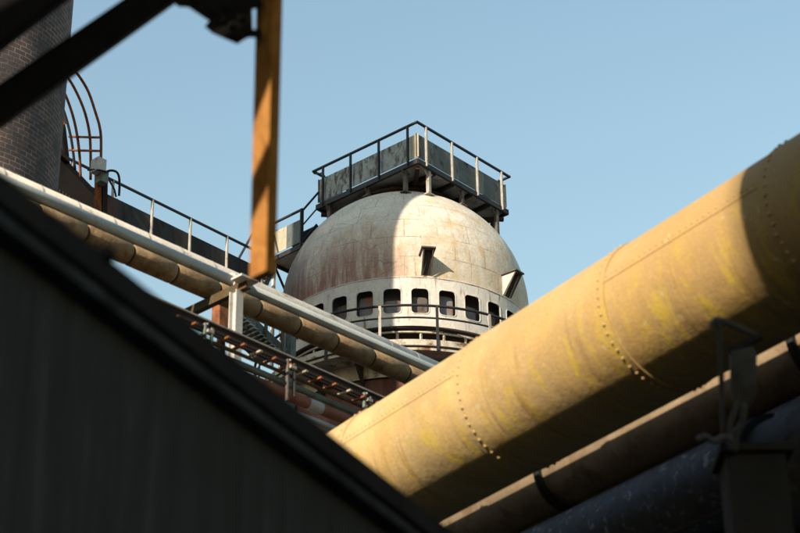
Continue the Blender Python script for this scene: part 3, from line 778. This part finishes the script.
for i in range(len(ends) - 1):
    b = MB(); t0, t1 = ends[i], ends[i + 1]; rr = R1 + (.013 if i % 2 else 0)     # alternate inside and outside plates
    shell(b, t0 - (.06 if i % 2 else 0), t1 + (.06 if i % 2 else 0), rr, m=3)
    if i % 2:
        for tt_ in (t0 - .06, t1 + .06):
            vs = [ring_pt(tt_, 2 * PI * k / 72, q) for q in (R1 - .01, rr) for k in range(72)]
            b.add(vs, [(k, (k + 1) % 72, 72 + (k + 1) % 72, 72 + k) for k in range(72)], [((tt_), 0, 0)] * 144, True)
    plates.append(b)
for i, tq in enumerate(joints):
    b = plates[i if i % 2 else i + 1]; n = 52; rr = R1 + .013; off = .025 if (i % 2 == 0) else -.025
    for k in range(n):
        ph = 2 * PI * (k + random.uniform(-.09, .09)) / n; b.rivet(ring_pt(tq + off + random.uniform(-.005, .005), ph, rr), nh * math.cos(ph) + Z * math.sin(ph), .021 * random.uniform(.8, 1.12))
for b in plates: b.build('shell_plate', M['ochre'], rp)
for i in range(len(ends) - 1):
    ph = {2: seam_ph[1], 3: R(104), 4: seam_ph[3], 5: R(112)}.get(i, R(80))
    t0, t1 = ends[i] + .05, ends[i + 1] - .05
    rr = R1 + (.013 if i % 2 else 0)
    b = MB(); shell(b, t0, t1, rr + .006, ph - .02, ph + .13, 6)
    for edge in (ph - .02,):
        vs = [ring_pt(t, edge, q) for t in (t0, t1) for q in (rr - .004, rr + .006)]; b.add(vs, [(0, 1, 3, 2)], [(t0, edge, 0)] * 4)
    k = 0; t = t0 + .04
    while t < t1 - .03:
        b.rivet(ring_pt(t + random.uniform(-.008, .008), ph + .055, rr + .006), nh * math.cos(ph + .055) + Z * math.sin(ph + .055), .015 * random.uniform(.8, 1.15)); t += .085
    b.build('lap_seam', M['ochre'], rp)

# pipes lying behind and below it (frame: qv = view-down, tv = view-depth, across the ochre pipe's axis)
tv = nh * -.815 + Z * .578; qv = nh * -.578 + Z * -.815
tv.normalize(); qv = (qv - tv * qv.dot(tv)).normalized()
def par(k, t): return y0 + qv * k + tv * t
c = par(1.09, 1.785); r2_ = .42
lp2 = thing('lower_pipe', c - Z * r2_, 'dark blue grey pipe with a thin sunlit strip along its top, under the ochre pipe', 'pipe', 'pipes stacked under the ochre pipe')
b = MB(); b.tube([c - yd * 12, c + yd * 14], r2_, 48, coord=True); b.build('pipe_run', M['strip_pipe'], lp2)
def near_t(x, y):
    rr = ray(x, y); best = min([i * .02 for i in range(-500, 600)], key=lambda t: abs(pix(c + yd * t - qv * .2)[0] - x)); return best
tf = near_t(558, 462)
for t_ in (tf - 4.4, tf, tf + 4.4):
    b = MB(); b.tube([c + yd * (t_ - .05), c + yd * (t_ + .05)], r2_ + .055, 48)
    b.build('flange', M['black'], lp2)
c = par(1.915, 1.40); r4 = .47
lp3 = thing('lower_pipe', c - Z * r4, 'blue grey pipe with pale flaking specks, lowest but one at the bottom right', 'pipe', 'pipes stacked under the ochre pipe')
b = MB(); b.tube([c - yd * 12, c + yd * 3.0], r4, 48, coord=True); b.build('pipe_run', M['speck_pipe'], lp3)
b = MB(); b.tube([c + yd * -.28, c + yd * -.22], r4 + .02, 48); b.build('ring_seam', M['speck_pipe'], lp3)
b = MB(); b.bar(c - yd * 12 + nh * .2 - Z * .43, c + yd * 3.0 + nh * .2 - Z * .43, .05, .04); b.build('lap_seam', M['shade_pipe'], lp3)
c = par(2.1, .9); 
lp4 = thing('lower_pipe', c - Z * .6, 'wide dark pipe end beside the hanger at the right edge', 'pipe', 'pipes stacked under the ochre pipe')
b = MB(); st_ = near_t(775, 430)
b.tube([c + yd * (st_ + .0), c + yd * (st_ + 7)], .62, 48, coord=True); b.build('pipe_run', M['shade_pipe'], lp4)
b = MB(); b.tube([c + yd * (st_ - .06), c + yd * (st_ + .05)], .70, 48); b.build('flange', M['black'], lp4)

c = par(2.85, 1.85)
lp5 = thing('lower_pipe', c - Z * .52, 'black pipe at the very bottom under the flaking blue grey pipe', 'pipe', 'pipes stacked under the ochre pipe')
b = MB(); b.tube([c - yd * 12, c + yd * 6], .52, 48, coord=True); b.build('pipe_run', M['black'], lp5)
b = MB(); b.tube([c + yd * .4, c + yd * .5], .57, 48); b.build('flange', M['black'], lp5)
# hanger and pier at the right
hg = thing('pipe_hanger', P(718, 322, 14.8), 'dark hooked steel hanger with plate and loose hoses in front of the lower pipes', 'hanger')
b = MB(); b.tube(smooth([P(719, 322, 14.8), P(721, 360, 14.8), P(722, 400, 14.8), P(724, 446, 14.8)]), .022, 10); b.build('rod', M['shade_pipe'], hg)
b = MB(); b.tube(smooth([P(712, 327, 14.8), P(714, 322.5, 14.8), P(719, 320.5, 14.8), P(735, 326, 14.9), P(757, 336, 15.0)]), [.028] * 17, 10); b.build('arm', M['shade_pipe'], hg)
b = MB(); b.prism([P(x, y, 14.9) for x, y in ((731, 352), (752, 346), (757, 352), (757, 395), (748, 408), (737, 404), (731, 390))], FW * .06); b.build('plate', M['shade_pipe'], hg, bevel=.008)
b = MB(); b.bar(P(728, 352, 14.95), P(762, 336, 14.95), .05, .05); b.build('plate_bar', M['black'], hg)
for k, pts in enumerate((((738, 402), (734, 414), (730, 428), (731, 450)), ((745, 404), (743, 420), (737, 432), (735, 452)), ((697, 440), (705, 436), (714, 441), (724, 437), (733, 440)))):
    b = MB(); b.tube(smooth([P(x, y, (14.7, 14.78, 14.6)[k]) for x, y in pts]), .026, 9); b.build('hose', M['shade_pipe'], hg)
pr = thing('support_pier', V((P(745, 480, 14.8).x, P(745, 480, 14.8).y, 0)), 'black steel support pier at the bottom right corner', 'pier')
q = P(752, 462, 15.0); b = MB(); b.box(V((q.x, q.y, q.z / 2)), V((.235, 0, 0)), V((0, .2, 0)), Z * (q.z / 2)); b.build('shaft', M['black'], pr, bevel=.01)
b = MB(); b.box(V((q.x, q.y, q.z + .03)), V((.29, 0, 0)), V((0, .26, 0)), Z * .03); b.build('cap_plate', M['black'], pr)

# ------------------------------------------------------------------ dark shed in the foreground, left
wA, wB = HL((0, 180), 7, (440, 527))
wd = (wB - wA).normalized(); wn = V((wd.y, -wd.x, 0))
ws, we = wA - wd * 5, wB + wd * 4.0
shed = thing('black_shed', V((wA.x, wA.y, 0)), 'black sheet clad shed wall with steel eave filling the lower left', 'shed')
b = MB(); Lw = (we - ws).length; n = 300; vs, cs, fs = [], [], []
for i in range(n + 1):
    x = Lw * i / n; off = .0025 * random.uniform(-1, 1)
    for z in (0, wA.z - .10): 
        p = ws + wd * x + wn * (off - .03); vs.append(V((p.x, p.y, z))); cs.append((x, z, 0))
for i in range(n): fs.append((2 * i, 2 * i + 2, 2 * i + 3, 2 * i + 1))
b.add(vs, fs, cs); b.build('wall_sheet', M['siding'], shed)
b = MB(); back = -wn * 6
b.prism([V((ws.x, ws.y, wA.z - .06)), V((we.x, we.y, wA.z - .06)), V((we.x, we.y, wA.z)), V((ws.x, ws.y, wA.z))], back - Z * .8); b.build('roof', M['black'], shed)
b = MB(); w0, w1 = ws + back, we + back
for p, q, h0_, h1_ in ((w0, w1, wA.z - .9, wA.z - .9), (ws - wn * .06, w0, wA.z - .1, wA.z - .9), (we - wn * .06, w1, wA.z - .1, wA.z - .9)):
    b.add([V((p.x, p.y, 0)), V((q.x, q.y, 0)), V((q.x, q.y, h1_)), V((p.x, p.y, h0_))], [(0, 1, 2, 3)])
b.build('side_wall', M['black'], shed)
b = MB(); 
b.prism([ws + wn * .03 + Z * .004, ws + wn * .03 - Z * .11, ws - wn * .015 - Z * .11, ws - wn * .015 + Z * .004], we - ws); b.build('eave_board', M['black'], shed)
b = MB(); bz = wA.z - (P(80, 262, 7.7).z - P(80, 262, 7.7).z) - .22
eA = H(80, 281, wA.z - .2)
b.bar(ws + wn * .03 - Z * .205, we + wn * .03 - Z * .205, .07, .05); b.build('wall_rail', M['gutter'], shed)
q = H(101, 258, wA.z); b = MB(); b.box(q + Z * .012 + wn * .02, wd * .03, wn * .03, Z * .02); b.build('eave_clip', M['black'], shed)

# ------------------------------------------------------------------ foreground girders
GD = 12.0
gird = thing('overhead_truss', P(250, 0, GD), 'black overhead steel truss with a rusty orange hanging strut, close above', 'truss')
def gbar(p, q, th, dpt):                                  # I beam between pixel edges p=(x,ytop..)
    pass
def quadbeam(pts, mat, name, d=GD, th=.16):
    pts3 = [P(x, y, d) for x, y in pts]; b = MB(); b.prism(pts3, FW * .03)
    n = len(pts3)
    for i in ((0, 1), (2, 3)):                            # flanges along the two long edges
        a, c = pts3[i[0]], pts3[i[1]]; inn = (sum(pts3, V((0, 0, 0))) / n - (a + c) / 2); t = (c - a).normalized(); inn = (inn - t * inn.dot(t)).normalized()
        b.prism([a, c, c + inn * .02, a + inn * .02], FW * th)
    return b.build(name, mat, gird)
quadbeam([(-60, 124.6), (215, -64), (262, -64), (-60, 167.5)], M['girder'], 'diagonal_beam')
quadbeam([(-60, 20), (40, -60), (122, -47), (-60, 91)], M['girder'], 'diagonal_beam', d=11.6)
b = MB(); gp = [(112, -50), (178, 6.5), (188, 7), (209, 21), (204.5, 26.5), (212, 33), (219, 36), (228, 40), (237, 43.8), (243, 40), (248, 37.3), (262, 37.5), (262, 29), (257, 29.5), (252.5, 29), (252, 9), (257, 8), (262, 8), (262, -50)]
b.prism([P(x, y, GD - .02) for x, y in gp], FW * .025); gus = b.build('gusset_plate', M['girder'], gird)
b = MB()
for x, y in ((222, 20), (232, 26), (241, 18), (228, 8), (214, 12), (196, 0), (236, 36)):
    b = MB(); b.rivet(P(x, y, GD - .02), -FW, .028); b.build('bolt', M['girder'], gus)
quadbeam([(90, -60), (320, -60), (320, -14), (90, -14)], M['girder'], 'top_chord', d=12.1)
pt, pb = P(266.5, -60, GD + .06), P(263, 277, GD + .06); pb = V((pt.x + (pb.x - pt.x) * 1, pt.y + (pb.y - pt.y), pb.z))
pc0, pc1 = P(269.5, -4, GD + .06), P(262.5, 276.5, GD + .06)
dirp = (pc0 - pc1).normalized(); pc0 = pc0 + dirp * .6
b = MB(); b.box((pc0 + pc1) / 2, dirp * ((pc0 - pc1).length / 2), D2 * .078, D1 * .042); b.build('hanging_strut', M['post'], gird, label='orange rusted hanging strut')
# unseen plates added up-sun of the truss, shaped to stripe it with shade
gan = thing('shade_gantry', P(266, 60, GD) + SUN * 3.5, 'unseen plates added above and behind the viewpoint to shade the truss', 'gantry')
def shade_beam(name, lowpx, highpx, reach0, reach1, tdist=3.5):
    (x0, y0_), (x1, y1_) = lowpx
    a, c = P(x0, y0_, GD), P(x1, y1_, GD); n = (c - a).cross(SUN).normalized(); h = n.cross(Z).normalized()
    if h.dot(c - a) < 0: h = -h
    A = (a + c) / 2 + SUN * tdist
    (x2, y2), (x3, y3) = highpx
    m2 = (P(x2, y2, GD) + P(x3, y3, GD)) / 2 + SUN * tdist
    n2 = (P(x3, y3, GD) - P(x2, y2, GD)).cross(SUN).normalized()
    # height above A where the upper plane passes
    hz = (m2 - A).dot(n2) / Z.dot(n2)
    b = MB(); mid = A + h * ((reach1 - reach0) / 2) + Z * (hz / 2)
    b.box(mid, h * ((reach1 + reach0) / 2), Z * (abs(hz) / 2), h.cross(Z) * .01); b.build(name, M['black'], gan)
shade_beam('shade_strip', ((253, 194), (275, 187)), ((254, 152), (276, 145)), 2.2, 1.0)
shade_beam('shade_plate', ((255, 92), (276, 80)), ((255, 27), (276, 18)), 5.0, 2.5)
shade_beam('shade_plate', ((255, 20), (276, 11)), ((255, -420), (276, -428)), 5.0, 2.5)

# ------------------------------------------------------------------ unseen shapes put outside the frame to throw shade and block sky
nv = V((SUN.y, -SUN.x, 0)).normalized(); hv = V((SUN.x, SUN.y, 0)).normalized()
pe = ring_pt(*(lambda t: (t[0], t[1], R1))(on_pipe(738, 200))); edge = pe.dot(nv)
hall = thing('shade_hall', hv * 34 + nv * (edge - 14), 'unseen grey hall behind the viewpoint, built tall to block sky and sun', 'building')  # hall read from its shadow edge; extra height added to cut skylight
o = hv * 34
cb = o + nv * (edge - 14) + hv * 8
b = MB(); b.box(V((cb.x, cb.y, 27)), nv * 14, hv * 8, Z * 27); b.build('wall', M['brick_off'], hall)
b = MB(); b.box(V((cb.x, cb.y, 54.15)), nv * 14.0, hv * 8.3, Z * .15); b.build('roof', M['black'], hall)
ch_p = cc.dot(nv)
sp_ = nv * (ch_p - .15) + hv * (cc.dot(hv) + 22)
ns = thing('chimney_shader', V((sp_.x, sp_.y, 0)), 'unseen domed cylinder added left of the frame to shade the chimney', 'stove')  # added unseen caster that keeps the brick chimney in shade
b = MB(); b.lathe(V((sp_.x, sp_.y, 0)), [(1.72, 0), (1.72, 37)] + [(1.72 * math.cos(a), 37 + 1.72 * math.sin(a)) for a in [PI / 2 * i / 10 for i in range(1, 10)]] + [(.02, 38.72)], 64, coord=True); b.build('shell', M['body'], ns)

# unseen sheet overhead and block on the right, both added to cut skylight
rf = thing('overhead_blocker', V((10, 0, 0)), 'unseen sheet added overhead to cut skylight, outside the frame', 'roof')
def at_p(pv, y): return V(((pv - nv.y * y) / nv.x, y, 0))            # point on the vertical sun plane pv at depth y
e0, e1 = at_p(edge - .25, 3), at_p(edge - .25, 14.2)
b = MB(); zz = 13.6
b.prism([e0 + Z * zz, V((24, 3, zz)), V((24, 14.2, zz)), e1 + Z * zz], Z * .25); b.build('sheet', M['black'], rf)
for y in (4, 8, 12):
    b = MB(); b.bar(at_p(edge - .6, y) + Z * (zz - .2), V((24, y, zz - .2)), .2, .38); b.build('blocker_rib', M['black'], rf)
rh = thing('right_blocker', V((14, 4, 0)), 'unseen dark block added right of the yard to cut skylight', 'building')
b = MB(); b.box(V((15, 18, 10)), V((5, 0, 0)), V((0, 8, 0)), Z * 10); b.build('wall', M['black'], rh)
b = MB(); b.box(V((15, 18, 20.15)), V((5.3, 0, 0)), V((0, 8.3, 0)), Z * .15); b.build('roof', M['rust_dark'], rh)

tw = thing('high_blocker', nv * 11 + hv * 12, 'unseen dark box added high behind the viewpoint to cut skylight', 'building')  # added box above the sun path, blocks the high sky
c = nv * 10.9 + hv * 12.5
b = MB(); b.box(V((c.x, c.y, 48)), nv * 4.2, hv * 1.5, Z * 18.5); b.build('sky_block', M['black'], tw)
for a_ in (-4.4, 4.4):
    for k in (4, 20):
        pass

lh = thing('left_blocker', V((-19, 8, 0)), 'unseen dark block added left of the yard to cut low skylight', 'building')  # added block below the sun path, blocks the low left sky
b = MB(); b.box(V((-19.5, 8.5, 9.7)), V((6, 0, 0)), V((0, 13.5, 0)), Z * 9.7); b.build('wall', M['brick_off'], lh)
b = MB(); b.box(V((-19.5, 8.5, 19.5)), V((6.2, 0, 0)), V((0, 13.7, 0)), Z * .1); b.build('roof', M['rust_dark'], lh)

b = MB(); mc = nv * (edge - 6.0) + hv * -2.0
b.box(V((mc.x, mc.y, 17.0)), nv * 6.0, hv * 1.0, Z * 3.14); b.build('shadow_block', M['black'], rf)  # unseen block added to sharpen the shadow edge on the ochre pipe
